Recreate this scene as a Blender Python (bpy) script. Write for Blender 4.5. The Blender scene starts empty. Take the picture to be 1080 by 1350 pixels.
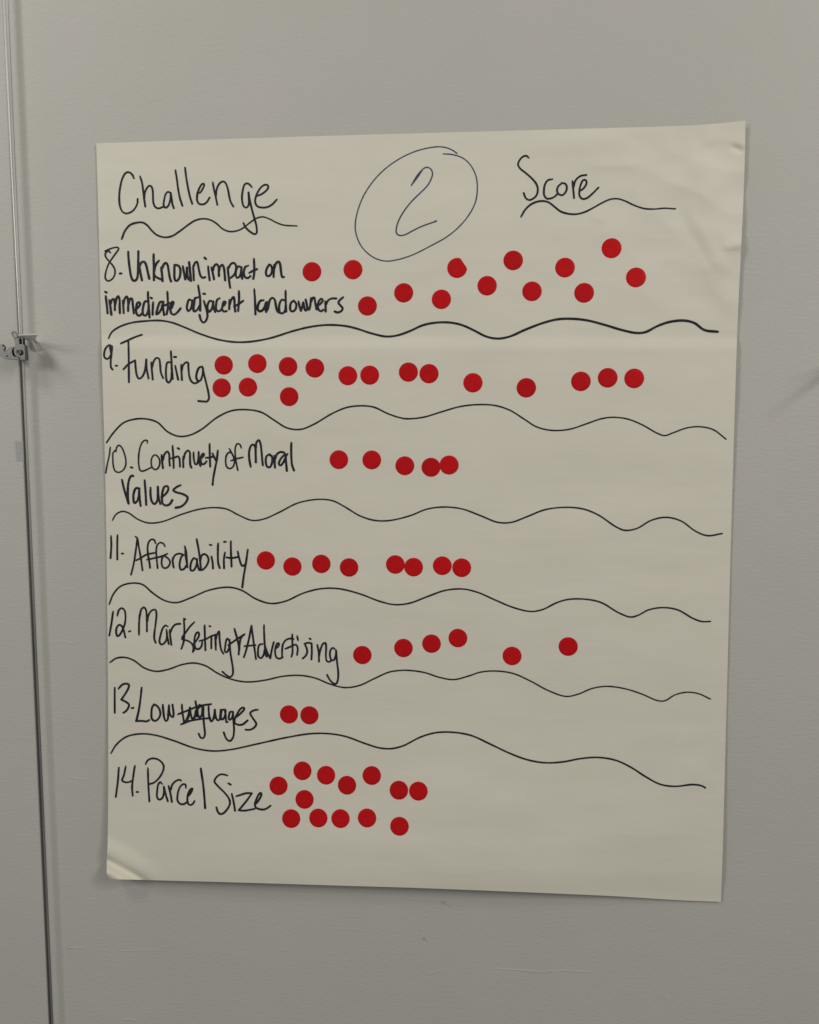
import bpy, bmesh, math, random
from mathutils import Matrix, Vector, noise
random.seed(7)
S = bpy.context.scene
C = S.collection

# ------------------------------------------------------------------ camera
F = 1081.0 / 1350.0                     # focal length / picture height (phone main lens)
PA, PB, PC = 0.0605, -0.0761, -0.0075   # pose of the sheet as seen by the camera
PT = Vector((-0.0013, -0.0099, -0.8231))
ROLL = math.radians(1.15)              # the sheet hangs slightly out of plumb
Rm = Matrix.Rotation(PC, 3, 'Z') @ Matrix.Rotation(PB, 3, 'Y') @ Matrix.Rotation(PA, 3, 'X')
B = Matrix(((1, 0, 0), (0, 0, -1), (0, 1, 0)))          # sheet axes -> world axes (wall = plane y 0)
Wm = Matrix.Rotation(ROLL, 3, 'Y') @ B
camrot = Wm @ Rm.transposed()
camloc = Wm @ (-(Rm.transposed() @ PT))
cd = bpy.data.cameras.new('camera')
cam = bpy.data.objects.new('camera', cd); C.objects.link(cam)
cam.matrix_world = Matrix.Translation(camloc) @ camrot.to_4x4()
cd.sensor_fit = 'VERTICAL'; cd.sensor_height = 24.0; cd.lens = 24.0 * F
cd.clip_start = 0.01; cd.clip_end = 50
S.camera = cam

def P(px, py, h=0.0):
    """point of the photograph -> point on the plane h metres in front of the wall"""
    d = camrot @ Vector(((px - 540) / 1081.0, -(py - 675) / 1081.0, -1.0))
    t = (-h - camloc.y) / d.y
    return camloc + d * t

# ------------------------------------------------------------------ light: indoor ceiling lamps and one added fill lamp
w = bpy.data.worlds.new('World'); S.world = w; w.use_nodes = True
bg = w.node_tree.nodes['Background']
bg.inputs['Color'].default_value = (1.0, 0.985, 0.95, 1); bg.inputs['Strength'].default_value = 0.15
def lamp(name, loc, power, sx, sy, aim, col=(1, 0.97, 0.9)):
    l = bpy.data.lights.new(name, 'AREA'); l.shape = 'RECTANGLE'; l.size = sx; l.size_y = sy
    l.energy = power; l.color = col
    o = bpy.data.objects.new(name, l); C.objects.link(o); o.location = loc
    o.rotation_euler = (Vector(aim) - Vector(loc)).to_track_quat('-Z', 'Y').to_euler()
lamp('ceiling_or_fill_lamp', (-1.0, -1.0, 1.45), 5.2, 0.42, 0.42, (-0.2, 0, -0.1))
lamp('ceiling_or_fill_lamp', (2.8, -2.2, 2.2), 14.5, 0.45, 0.45, (0, 0, 0))
lamp('ceiling_or_fill_lamp', (1.4, -1.4, 0.85), 8.8, 0.65, 0.65, (0, 0, 0))
lamp('ceiling_or_fill_lamp', (-1.7, -1.5, 0.75), 8.0, 0.50, 0.50, (0, 0, 0))  # added fill lamp, evens out the wall brightness on the left
S.view_settings.view_transform = 'Standard'; S.view_settings.look = 'None'
S.view_settings.exposure = 0.18; S.view_settings.gamma = 1.0

# ------------------------------------------------------------------ materials
def mat(name, col, rough=0.6, metal=0.0, spec=0.5):
    m = bpy.data.materials.new(name); m.use_nodes = True
    b = m.node_tree.nodes['Principled BSDF']
    b.inputs['Base Color'].default_value = (*col, 1); b.inputs['Roughness'].default_value = rough
    b.inputs['Metallic'].default_value = metal; b.inputs['Specular IOR Level'].default_value = spec
    return m
def noise_node(m, scale, stretch=(1, 1, 1), detail=4, rough=0.55):
    nt = m.node_tree; n = nt.nodes
    tc = n.new('ShaderNodeTexCoord'); mp = n.new('ShaderNodeMapping'); mp.inputs['Scale'].default_value = stretch
    nz = n.new('ShaderNodeTexNoise'); nz.inputs['Scale'].default_value = scale
    nz.inputs['Detail'].default_value = detail; nz.inputs['Roughness'].default_value = rough
    nt.links.new(tc.outputs['Object'], mp.inputs['Vector']); nt.links.new(mp.outputs['Vector'], nz.inputs['Vector'])
    return nz
def mixcol(m, nz, c1, c2, lo=0.35, hi=0.65, into=None):
    nt = m.node_tree; r = nt.nodes.new('ShaderNodeValToRGB')
    r.color_ramp.elements[0].position = lo; r.color_ramp.elements[1].position = hi
    r.color_ramp.elements[0].color = (*c1, 1); r.color_ramp.elements[1].color = (*c2, 1)
    nt.links.new(nz.outputs['Fac'], r.inputs['Fac'])
    nt.links.new(r.outputs['Color'], (into or nt.nodes['Principled BSDF'].inputs['Base Color']))
    return r
def bump(m, chain):
    """chain: list of (noise, strength, distance)"""
    nt = m.node_tree; prev = None
    for nz, s, d in chain:
        b = nt.nodes.new('ShaderNodeBump'); b.inputs['Strength'].default_value = s; b.inputs['Distance'].default_value = d
        nt.links.new(nz.outputs['Fac'], b.inputs['Height'])
        if prev: nt.links.new(prev.outputs['Normal'], b.inputs['Normal'])
        prev = b
    nt.links.new(prev.outputs['Normal'], nt.nodes['Principled BSDF'].inputs['Normal'])

WALLC = (0.60, 0.575, 0.53)
m_wall = mat('wall_paint', WALLC, 0.55, spec=0.35)
mixcol(m_wall, noise_node(m_wall, 5.0, detail=3), (0.565, 0.557, 0.518), (0.596, 0.577, 0.545), 0.3, 0.7)
bump(m_wall, [(noise_node(m_wall, 170, (1, 1, 2.0), 3), 0.62, 0.0006), (noise_node(m_wall, 420, (1, 1, 1.6), 3), 0.5, 0.00025),
              (noise_node(m_wall, 14, (1, 1, 1), 2), 0.5, 0.0015)])
m_trim = mat('trim_paint', (0.60, 0.58, 0.53), 0.4)
bump(m_trim, [(noise_node(m_trim, 90, (1, 1, 0.3), 3), 0.4, 0.0004)])
m_paper = mat('chart_paper', (0.80, 0.76, 0.63), 0.75, spec=0.2)
mixcol(m_paper, noise_node(m_paper, 9, (1, 1, 3), 4), (0.80, 0.768, 0.658), (0.84, 0.807, 0.697), 0.3, 0.7)
bump(m_paper, [(noise_node(m_paper, 30, (0.25, 1, 1.6), 4), 0.35, 0.0016), (noise_node(m_paper, 700, (1, 1, 1), 2), 0.25, 0.0001)])
m_red = mat('red_sticker', (0.55, 0.010, 0.014), 0.5, spec=0.15)
mixcol(m_red, noise_node(m_red, 260, detail=4), (0.57, 0.005, 0.008), (0.65, 0.009, 0.013), 0.3, 0.7)
_nt = m_red.node_tree; _oi = _nt.nodes.new('ShaderNodeObjectInfo'); _hs = _nt.nodes.new('ShaderNodeHueSaturation')
_mr = _nt.nodes.new('ShaderNodeMapRange'); _mr.inputs['To Min'].default_value = 0.93; _mr.inputs['To Max'].default_value = 1.08
_src = [n for n in _nt.nodes if n.type == 'VALTORGB'][0]
_nt.links.new(_oi.outputs['Random'], _mr.inputs['Value']); _nt.links.new(_mr.outputs['Result'], _hs.inputs['Value'])
_nt.links.new(_src.outputs['Color'], _hs.inputs['Color']); _nt.links.new(_hs.outputs['Color'], _nt.nodes['Principled BSDF'].inputs['Base Color'])
m_ink = mat('black_marker_ink', (0.022, 0.021, 0.026), 0.55, spec=0.2)
mixcol(m_ink, noise_node(m_ink, 160, detail=4), (0.010, 0.011, 0.018), (0.034, 0.036, 0.052), 0.3, 0.75)
m_blue = mat('blue_pen_ink', (0.06, 0.065, 0.13), 0.5, spec=0.3)
mixcol(m_blue, noise_node(m_blue, 200, detail=4), (0.045, 0.05, 0.10), (0.10, 0.105, 0.18), 0.3, 0.75)
m_metal = mat('brushed_metal', (0.175, 0.173, 0.17), 0.34, 0.9)
bump(m_metal, [(noise_node(m_metal, 600, (1, 1, 6), 3), 0.3, 0.0001)])
m_alu = mat('aluminium_edge', (0.36, 0.355, 0.345), 0.5, 0.8)
mixcol(m_alu, noise_node(m_alu, 30, (1, 1, 0.2), 3), (0.30, 0.295, 0.285), (0.42, 0.415, 0.40), 0.3, 0.7)
m_silver = mat('satin_silver', (0.50, 0.495, 0.48), 0.4, 0.3)
mixcol(m_silver, noise_node(m_silver, 40, (1, 1, 0.15), 3), (0.47, 0.465, 0.45), (0.66, 0.655, 0.64), 0.3, 0.7)
m_dark = mat('dark_parts_and_shade', (0.02, 0.019, 0.021), 0.8)  # near black, for dark parts and for shaded gaps and holes
mixcol(m_dark, noise_node(m_dark, 60, detail=3), (0.015, 0.014, 0.016), (0.03, 0.028, 0.03))
m_clearwhite = mat('white_enamel', (0.68, 0.67, 0.62), 0.35)
bump(m_clearwhite, [(noise_node(m_clearwhite, 300, detail=2), 0.2, 0.0002)])
m_smudge = mat('scuff_grey', (0.36, 0.34, 0.30), 0.8)
def soft_mark(m, alpha, scale):
    nt = m.node_tree; nz = noise_node(m, scale, detail=3)
    r = nt.nodes.new('ShaderNodeValToRGB'); r.color_ramp.elements[0].position = 0.35; r.color_ramp.elements[1].position = 0.7
    r.color_ramp.elements[1].color = (alpha, alpha, alpha, 1)
    nt.links.new(nz.outputs['Fac'], r.inputs['Fac']); nt.links.new(r.outputs['Color'], nt.nodes['Principled BSDF'].inputs['Alpha'])
soft_mark(m_smudge, 0.34, 500)
m_tape = mat('clear_tape', (0.60, 0.61, 0.635), 0.3)
m_tape.node_tree.nodes['Principled BSDF'].inputs['Alpha'].default_value = 0.28
bump(m_tape, [(noise_node(m_tape, 200, detail=2), 0.3, 0.0005)])

# ------------------------------------------------------------------ object helpers
def link(name, me, m, parent=None, smooth=False):
    if m: me.materials.append(m)
    if smooth:
        for p in me.polygons: p.use_smooth = True
    o = bpy.data.objects.new(name, me); C.objects.link(o)
    if parent: o.parent = parent
    return o
def tag(o, label=None, cat=None, group=None, kind=None):
    for k, v in (('label', label), ('category', cat), ('group', group), ('kind', kind)):
        if v: o[k] = v
    return o
def empty(name, loc):
    o = bpy.data.objects.new(name, None); C.objects.link(o); o.location = loc; o.empty_display_size = 0.02
    return o
def mesh(name, vs, fs):
    me = bpy.data.meshes.new(name); me.from_pydata([tuple(v) for v in vs], [], fs); me.update(); return me
def under(o, root):
    """vertices are in world space: make them local to the root"""
    o.parent = root
    o.matrix_parent_inverse = Matrix.Translation(-root.location)
    return o
def bev(o, width, seg=2):
    b = o.modifiers.new('bevel', 'BEVEL'); b.width = width; b.segments = seg; b.limit_method = 'ANGLE'
def box(name, x0, x1, y0, y1, z0, z1, m, parent=None):
    vs = [(x, y, z) for x in (x0, x1) for y in (y0, y1) for z in (z0, z1)]
    fs = [(0, 1, 3, 2), (4, 6, 7, 5), (0, 4, 5, 1), (2, 3, 7, 6), (0, 2, 6, 4), (1, 5, 7, 3)]
    return link(name, mesh(name, vs, fs), m, parent)

# ------------------------------------------------------------------ the wall and its joint
XS = P(37.5, 680).x - 0.0030                     # left edge of the gap
Z0, Z1 = -1.6, 2.6
GAP = 0.0060
def extrude_profile(name, prof, z0, z1, m, smooth=False, n=1):
    k = len(prof); vs = []; fs = []
    for j in range(n + 1):
        z = z0 + (z1 - z0) * j / n
        vs += [(x, y, z) for x, y in prof]
    for j in range(n):
        for i in range(k - 1):
            a = j * k + i
            fs.append((a, a + 1, a + k + 1, a + k))
    return link(name, mesh(name, vs, fs), m, None, smooth)
# left panel: flat front, a rounded arris, the return into the gap
r = 0.0012
prof = [(-2.2, 0.0), (XS - 0.02, 0.0), (XS - 0.004, 0.0001), (XS - r, 0.0003)]
prof += [(XS - r + r * math.sin(a), r + 0.0003 - r * math.cos(a)) for a in [math.pi / 2 * i / 5 for i in range(1, 6)]]
prof += [(XS, 0.032)]
wl = extrude_profile('wall', prof, Z0, Z1, m_wall); tag(wl, kind='structure')
# right panel: return, raised rounded edge bead, hollow added to deepen its shade, flat field
x1 = XS + GAP
prof = [(x1, 0.032), (x1, 0.001)]
wr_prof = [(x1, 0.032), (x1, -0.0006), (x1 + 0.0010, -0.0011)]
bead = []
for t, y in ((0, .0012), (.03, .0026), (.08, .0036), (.16, .0042), (.28, .0046), (.42, .0047), (.56, .0046), (.66, .0042), (.74, .0034), (.81, .0023), (.87, .0012), (.93, .0004), (1, -.0003)):
    bead.append((x1 + 0.0010 + 0.0108 * t, -y))
wr_prof += bead
xe = bead[-1][0]
wr_prof += [(xe + 0.001, 0.0007), (xe + 0.003, 0.0010), (xe + 0.006, 0.0008), (xe + 0.010, 0.0004), (xe + 0.014, 0.0001), (xe + 0.022, 0.0), (2.4, 0.0)]
wr = extrude_profile('wall', wr_prof, Z0, Z1, m_wall, smooth=False, n=1); tag(wr, kind='structure')
bm = bmesh.new(); bm.from_mesh(wr.data)
for f in bm.faces: f.smooth = True
bm.to_mesh(wr.data); bm.free()
# what lies in the joint
back = box('gap_backing', XS - 0.002, x1 + 0.002, 0.0325, 0.036, Z0, Z1, m_dark); tag(back, kind='structure')
rail = empty('joint_rail', (x1, 0, 0))
tag(rail, 'thin grey aluminium rail running down inside the wall joint at the left', 'metal rail')
a = box('rail_flange', x1 - 0.0019, x1 + 0.0002, -0.0012, 0.014, Z0, Z1, m_alu); under(a, rail)
def slanted(name, xa, xb, d_top, d_bot, m, th=0.0012):
    # a strip shaped to sink towards the floor, so shade deepens down it
    vs = []
    for zz, d in ((Z0, d_bot), (-0.45, d_bot), (-0.12, 0.0105), (0.14, 0.0058), (0.20, 0.0022), (0.58, d_top), (Z1, d_top)):
        vs += [(xa, d + th, zz), (xa, d, zz), ((xa + xb) / 2, d - 0.0003, zz), (xb, d, zz), (xb, d + th, zz)]
    fs = [(r * 5 + i, r * 5 + i + 1, r * 5 + i + 6, r * 5 + i + 5) for r in range(6) for i in range(4)]
    return link(name, mesh(name, vs, fs), m)
a = slanted('rail_channel', XS - 0.0001, x1 - 0.0025, 0.0004, 0.0200, m_silver); under(a, rail)
# small wear marks of the wall, thin films on the paint
def film(name, pts, m, parent, h=0.0002):
    vs = [P(x, y, h) for x, y in pts]
    return link(name, mesh(name, vs, [tuple(range(len(vs)))]), m, parent)
def blob(cx, cy, rx, ry, rot=0, n=14):
    out = []
    for i in range(n):
        a = 2 * math.pi * i / n; q = 1 + random.uniform(-.25, .25)
        x, y = rx * q * math.cos(a), ry * q * math.sin(a)
        out.append((cx + x * math.cos(rot) - y * math.sin(rot), cy + x * math.sin(rot) + y * math.cos(rot)))
    return out
for cx, cy, rx, ry, rt in [(585, 1190, 4.5, 2.6, 0.3), (593, 1194, 4, 1, 0.5), (559, 1238, 3, 2.4, 0), (562, 1240, 2, 1, .3),
                           (14, 1284, 1, 1, 0), (197.5, 1339, .5, 3, .1), (66, 875.8, .9, .9, 0), (36.4, 876, .6, .8, 0),
                           (991, 480, 1.0, .8, 0), (1001, 311, 1.2, .7, 0), (971, 1239.5, .9, .6, 0)]:
    film('smudge', blob(cx, cy, rx, ry, rt), m_smudge, wr if cx > 60 else wl)
for i in range(15):
    film('speck', blob(474 + random.uniform(-2, 3), 1268 + i * 4.2 + random.uniform(-1.5, 1.5), .55, .55), m_smudge, wr)

def ridge_strip(name, pts, wid, amp, m, parent, h0=0.0):
    """a raised hair-line blister in the paint: small real relief"""
    vs = []; fs = []; n = len(pts); cr = [-1, -.4, 0, .4, 1]
    for i, (x, y) in enumerate(pts):
        xa, ya = pts[max(0, i - 1)]; xb, yb = pts[min(n - 1, i + 1)]
        L = math.hypot(xb - xa, yb - ya); nx, ny = -(yb - ya) / L, (xb - xa) / L
        tp = math.sin(math.pi * (i + .15) / (n - 1 + .3))
        for c in cr:
            vs.append(P(x + nx * wid * c, y + ny * wid * c, h0 + (amp * tp * (1 - c * c) + (0.00006 if abs(c) < 1 else -0.00005))))
    for i in range(n - 1):
        for k in range(4):
            a = i * 5 + k; fs.append((a, a + 1, a + 6, a + 5))
    return link(name, mesh(name, vs, fs), m, parent, True)
ridge_strip('paint_scratch', [(650, 1277), (680, 1279), (710, 1281.5), (745, 1279)], 1.6, .0003, m_wall, wr)
ridge_strip('paint_scratch', [(718, 1282), (745, 1279.5), (765, 1281), (785, 1283)], 1.4, .00028, m_wall, wr)
ridge_strip('paint_scratch', [(567, 1285), (573, 1281), (579, 1280.5), (585, 1284)], 1.4, .0003, m_wall, wr)
ridge_strip('paint_scratch', [(90, 1249.5), (99, 1250), (112, 1250)], 1.3, .0003, m_wall, wr)
ridge_strip('paint_scratch', [(155, 1252), (165, 1254), (190, 1252.5), (215, 1253.5)], 1.2, .0002, m_wall, wr)
ridge_strip('paint_scratch', [(163, 1345), (170, 1343.5), (178, 1346)], 2.0, .0004, m_wall, wr)
ridge_strip('paint_scratch', [(86, 846), (93, 848), (100, 851)], 1.4, .00025, m_wall, wr)
ridge_strip('paint_scratch', [(92, 1024), (101, 1027), (112, 1028)], 1.4, .00025, m_wall, wr)

# ------------------------------------------------------------------ the sheet
def interp(tab, y):
    if y <= tab[0][0]: return tab[0][1]
    for (a, b), (c, d) in zip(tab, tab[1:]):
        if y <= c: return b + (d - b) * (y - a) / (c - a)
    return tab[-1][1]
def spl(tab, y):
    """smooth interpolation through the table"""
    n = len(tab)
    if y <= tab[0][0]: return tab[0][1]
    if y >= tab[-1][0]: return tab[-1][1]
    for i in range(n - 1):
        if y <= tab[i + 1][0]:
            x0, y0 = tab[i]; x1_, y1_ = tab[i + 1]
            m0 = (y1_ - tab[i - 1][1]) / (x1_ - tab[i - 1][0]) if i > 0 else (y1_ - y0) / (x1_ - x0)
            m1 = (tab[i + 2][1] - y0) / (tab[i + 2][0] - x0) if i + 2 < n else (y1_ - y0) / (x1_ - x0)
            L = x1_ - x0; t = (y - x0) / L
            return (2*t**3-3*t*t+1)*y0 + (t**3-2*t*t+t)*L*m0 + (-2*t**3+3*t*t)*y1_ + (t**3-t*t)*L*m1
LEFT = [(189, 127), (300, 130.2), (440, 133.8), (540, 136.4), (600, 138.3), (700, 140.2), (830, 141.8), (950, 142.8), (1060, 142.8), (1110, 142), (1135, 141), (1159, 140.5)]
RIGHT = [(159, 983), (200, 982.3), (240, 981), (280, 979.5), (320, 977.5), (440, 972), (740, 963), (1100, 953.5), (1189, 950.5)]
TOP = [(127, 189), (400, 180), (700, 171.5), (900, 165.8), (940, 163.3), (962, 161.2), (983, 159)]
BOT = [(140.5, 1159), (165, 1159.5), (240, 1161.5), (300, 1163), (440, 1167.3), (560, 1171), (800, 1181), (900, 1187), (950.5, 1189)]

def seg_d(x, y, a, b, c, d):
    L2 = (c - a) ** 2 + (d - b) ** 2
    t = ((x - a) * (c - a) + (y - b) * (d - b)) / L2; tc = max(0, min(1, t))
    px, py = a + tc * (c - a), b + tc * (d - b)
    s = ((c - a) * (y - b) - (d - b) * (x - a)) / math.sqrt(L2)
    return math.hypot(x - px, y - py), s, t
CREASE = [  # x0,y0,x1,y1, width px, height m, step-like?
    (770, 219, 862, 216, 7, 0.0004, 1), (958, 350, 908, 272, 20, 0.0019, 2), (905, 205, 955, 260, 22, 0.0012, 0),
    (950, 327, 985, 322, 6, 0.0010, 1), (900, 200, 948, 182, 9, 0.0007, 1), (963, 192, 981, 200, 3.6, -0.0011, 0),
    (690, 190, 900, 178, 14, 0.0004, 0), (776, 285, 800, 291, 6, 0.0003, 1), (160, 278, 182, 300, 9, 0.0008, 1),
    (215, 208, 232, 205, 4, 0.0003, 1), (930, 330, 975, 420, 20, 0.0009, 0), (885, 984, 925, 975, 6, 0.00035, 1),
    (940, 962, 952, 960, 4, 0.0003, 1), (735, 535, 800, 541, 8, 0.0003, 1), (540, 480, 600, 474, 9, 0.0003, 1),
    (560, 395, 620, 382, 12, 0.0004, 1), (330, 560, 420, 590, 14, 0.0004, 0), (300, 1120, 560, 1100, 30, 0.0008, 0),
    (700, 1120, 930, 1090, 26, 0.0008, 0), (640, 700, 900, 690, 30, 0.0005, 0), (870, 1045, 940, 1010, 22, 0.0009, 0)]
def sst(a, b, x):
    t = max(0, min(1, (x - a) / (b - a))); return t * t * (3 - 2 * t)
def H(px, py):
    """how far the sheet stands off the wall (m) at a point of it"""
    h = 0.0018
    v = (py - 175) / 1000.0; u = (px - 135) / 835.0
    ub = max(0, min(1, u))
    h += 0.0125 * sst(0.74, 1.0, v) * (0.35 + 0.65 * sst(0, 0.25, ub)) * (1 - 0.85 * sst(0.55, 1.0, ub))   # bottom stands off
    h -= 0.0016 * sst(0.972, 1.012, v) * sst(0.06, 0.16, ub)
    h += 0.0030 * sst(0.30, 0.0, u) * sst(0.5, 1.0, v)
    h += 0.0020 * sst(0.93, 1.03, u) * sst(0.07, -0.02, v)                        # top right corner
    # the old fold across the sheet
    yf = 443 + (px - 160) * 0.0015; t = py - yf
    if 0 < t < 260: h += 0.0024 * (t / 15 if t < 15 else 1 - sst(15, 260, t))
    # crumpled zone at the upper right, faint facets elsewhere
    wz = sst(0.72, 0.95, u) * sst(0.30, 0.12, v) + 0.10
    qx, qy = px * 0.94 + py * 0.34, -px * 0.34 + py * 0.94
    if wz > 0.02:
        f = noise.voronoi(Vector((qx / 78 + 0.3 * noise.noise(Vector((px / 60, py / 60, 2))), qy / 40, 4.2)))[0]
        h += wz * 0.0048 * (f[0] - 0.4) + wz * 0.0010 * min(0.5, f[1] - f[0])
    h += 0.00012 * math.exp(-((t + 5) / 60) ** 2)
    for a, b, c, d, w_, am, st in CREASE:
        if abs(px - (a + c) / 2) > abs(c - a) / 2 + 4 * w_ or abs(py - (b + d) / 2) > abs(d - b) / 2 + 4 * w_: continue
        dd, s, tt = seg_d(px, py, a, b, c, d); am = am * (3.0 if c > 700 and b < 480 else 1.3)
        tp = math.exp(-((tt - 0.5) / 0.42) ** 4)
        if st == 2: h += am * 0.55 * math.exp(-((tt - 0.5) / 0.55) ** 6) * (sst(-w_, 0, s) if s < 0 else 1 - sst(0, 3.5 * w_, s))
        elif st: h += am * tp * math.exp(-(abs(s) / (w_ if s > 0 else w_ * 2.2)) ** 1.4) 
        else: h += am * tp * math.exp(-(s / w_) ** 2)
    # curl at the lower left: bend line, groove, flare, rolled lip
    dd, s, tt = seg_d(px, py, 139, 1133, 186, 1159)
    fade = sst(1.75, 0.75, tt) * sst(-1.6, -0.6, tt)
    if s > -45:
        h += fade * (0.0032 * sst(-32, -9, s) - 0.0040 * sst(-8, 0.5, s) + 0.0105 * sst(-2, 15, s) - 0.0036 * sst(14, 24, s))
    # gentle cockle of the paper
    h += 0.0007 * (noise.noise(Vector((u * 2.2, v * 4.5, 3.1)))) + 0.00034 * noise.noise(Vector((u * 2.6, v * 26, 9.4)))
    h += 0.00045 * noise.noise(Vector((u * 12, v * 12, 1.4))) * sst(0.6, 1.0, u) * sst(0.3, 0.0, v)
    return max(h, 0.0006)

sheet = empty('chart_sheet', P(545, 1172, 0.0))
tag(sheet, 'large cream flip chart sheet with handwritten challenge list hung on the grey wall', 'paper sheet')
NU, NV = 250, 300
vs = []; fs = []
def uniq(i, n): return i / n
CR = 10.0    # rounded corner at the lower left
grid = []
for j in range(NV + 1):
    v = j / NV
    v = v + 0.10 * math.sin(math.pi * v) * v * v * 0.6     # rows closer near the bottom
    for i in range(NU + 1):
        u = i / NU
        # Coons patch through the four traced edges
        tx = 127 + (983 - 127) * u; bx = 140.5 + (950.5 - 140.5) * u
        ly = 189 + (1159 - 189) * v; ry = 159 + (1189 - 159) * v
        T_ = (tx, spl(TOP, tx)); B_ = (bx, spl(BOT, bx)); L_ = (spl(LEFT, ly), ly); R_ = (spl(RIGHT, ry), ry)
        q = []
        for k in (0, 1):
            c00 = (127, 189)[k]; c10 = (983, 159)[k]; c01 = (140.5, 1159)[k]; c11 = (950.5, 1189)[k]
            q.append((1 - v) * T_[k] + v * B_[k] + (1 - u) * L_[k] + u * R_[k]
                     - ((1 - u) * (1 - v) * c00 + u * (1 - v) * c10 + (1 - u) * v * c01 + u * v * c11))
        # round the curled corner
        cx, cy = 140.5 + CR, 1159 - CR
        if q[0] < cx and q[1] > cy:
            dx, dy = q[0] - cx, q[1] - cy; m_ = max(abs(dx), abs(dy)); rr = math.hypot(dx, dy)
            if rr > 0: q = [cx + dx * m_ / rr, cy + dy * m_ / rr]
        grid.append(q)
K = (NU + 1) * (NV + 1)
TH = 0.00022
front = [P(x, y, H(x, y)) for x, y in grid]
vs = front + [p + Vector((0, TH, 0)) for p in front]
for j in range(NV):
    for i in range(NU):
        a = j * (NU + 1) + i
        fs.append((a, a + NU + 1, a + NU + 2, a + 1))
        fs.append((K + a, K + a + 1, K + a + NU + 2, K + a + NU + 1))
rim = [i for i in range(NU + 1)] + [j * (NU + 1) + NU for j in range(1, NV + 1)] + [NV * (NU + 1) + i for i in range(NU - 1, -1, -1)] + [j * (NU + 1) for j in range(NV - 1, 0, -1)]
for a, b in zip(rim, rim[1:] + rim[:1]): fs.append((a, b, K + b, K + a))
paper = link('paper', mesh('paper', vs, fs), m_paper, None, True); under(paper, sheet)
md = paper.modifiers.new('edges', 'EDGE_SPLIT'); md.split_angle = math.radians(60)

# ------------------------------------------------------------------ handwriting
def catmull(pts, step):
    n = len(pts)
    if n == 2: pts = [pts[0], ((pts[0][0] + pts[1][0]) / 2, (pts[0][1] + pts[1][1]) / 2), pts[1]]; n = 3
    out = []
    for i in range(n - 1):
        p0 = pts[i - 1] if i else (2 * pts[0][0] - pts[1][0], 2 * pts[0][1] - pts[1][1])
        p1, p2 = pts[i], pts[i + 1]
        p3 = pts[i + 2] if i + 2 < n else (2 * p2[0] - p1[0], 2 * p2[1] - p1[1])
        # centripetal form
        def tj(ti, a, b): return ti + max(1e-4, math.hypot(b[0] - a[0], b[1] - a[1])) ** 0.5
        t0 = 0; t1 = tj(t0, p0, p1); t2 = tj(t1, p1, p2); t3 = tj(t2, p2, p3)
        L = math.hypot(p2[0] - p1[0], p2[1] - p1[1]); m = max(2, int(L / step))
        for k in range(m):
            t = t1 + (t2 - t1) * k / m
            q = []
            for c in (0, 1):
                A1 = (t1-t)/(t1-t0)*p0[c] + (t-t0)/(t1-t0)*p1[c]
                A2 = (t2-t)/(t2-t1)*p1[c] + (t-t1)/(t2-t1)*p2[c]
                A3 = (t3-t)/(t3-t2)*p2[c] + (t-t2)/(t3-t2)*p3[c]
                B1 = (t2-t)/(t2-t0)*A1 + (t-t0)/(t2-t0)*A2
                B2 = (t3-t)/(t3-t1)*A2 + (t-t1)/(t3-t1)*A3
                q.append((t2-t)/(t2-t1)*B1 + (t-t1)/(t2-t1)*B2)
            out.append(tuple(q))
    out.append(tuple(pts[-1])); return out
strokeno = 0
def strokes_mesh(name, strokes, m, label=None):
    """strokes: list of (points in photo pixels, width at start, width at end)"""
    global strokeno
    vs = []; fs = []
    for pts, w0, w1 in strokes:
        strokeno += 1
        base = 0.00020 + 0.000008 * (strokeno % 9)
        cs = catmull(pts, 1.3); n = len(cs)
        seed = strokeno * 7.31
        row = []
        for i, (x, y) in enumerate(cs):
            xa, ya = cs[max(0, i - 1)]; xb, yb = cs[min(n - 1, i + 1)]
            L = math.hypot(xb - xa, yb - ya) or 1e-6
            nx, ny = -(yb - ya) / L, (xb - xa) / L
            t = i / max(1, n - 1)
            hw = 0.54 * (w0 + (w1 - w0) * t) * (1 + 0.16 * noise.noise(Vector((i * 0.12, seed, 0))) + 0.06 * noise.noise(Vector((i * 0.6, seed, 5))))
            h = H(x, y) + base + 0.00002 * t
            a = len(vs)
            vs.append(P(x + nx * hw, y + ny * hw, H(x + nx * hw, y + ny * hw) + base + 0.00002 * t))
            vs.append(P(x - nx * hw, y - ny * hw, H(x - nx * hw, y - ny * hw) + base + 0.00002 * t))
            if i: fs.append((a - 2, a - 1, a + 1, a))
            if i in (0, n - 1):
                s = -1 if i == 0 else 1
                tx, ty = (xb - xa) / L * s, (yb - ya) / L * s
                fan = [a]
                for k in range(1, 6):
                    an = math.pi * k / 6
                    qx = x + nx * hw * math.cos(an) + tx * hw * math.sin(an); qy = y + ny * hw * math.cos(an) + ty * hw * math.sin(an)
                    fan.append(len(vs)); vs.append(P(qx, qy, H(qx, qy) + base + 0.00002 * t))
                fan.append(a + 1); fs.append(tuple(fan))
    o = link(name, mesh(name, vs, fs), m); under(o, sheet)
    if label: o['label'] = label
    return o
def blk(ox, oy, s, strokes, w, w1=None):
    return [([(ox + x / s, oy + y / s) for x, y in st], w, (w1 or w)) for st in strokes]
NUM, WORD = 'handwritten_number', 'handwritten_word'

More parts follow.
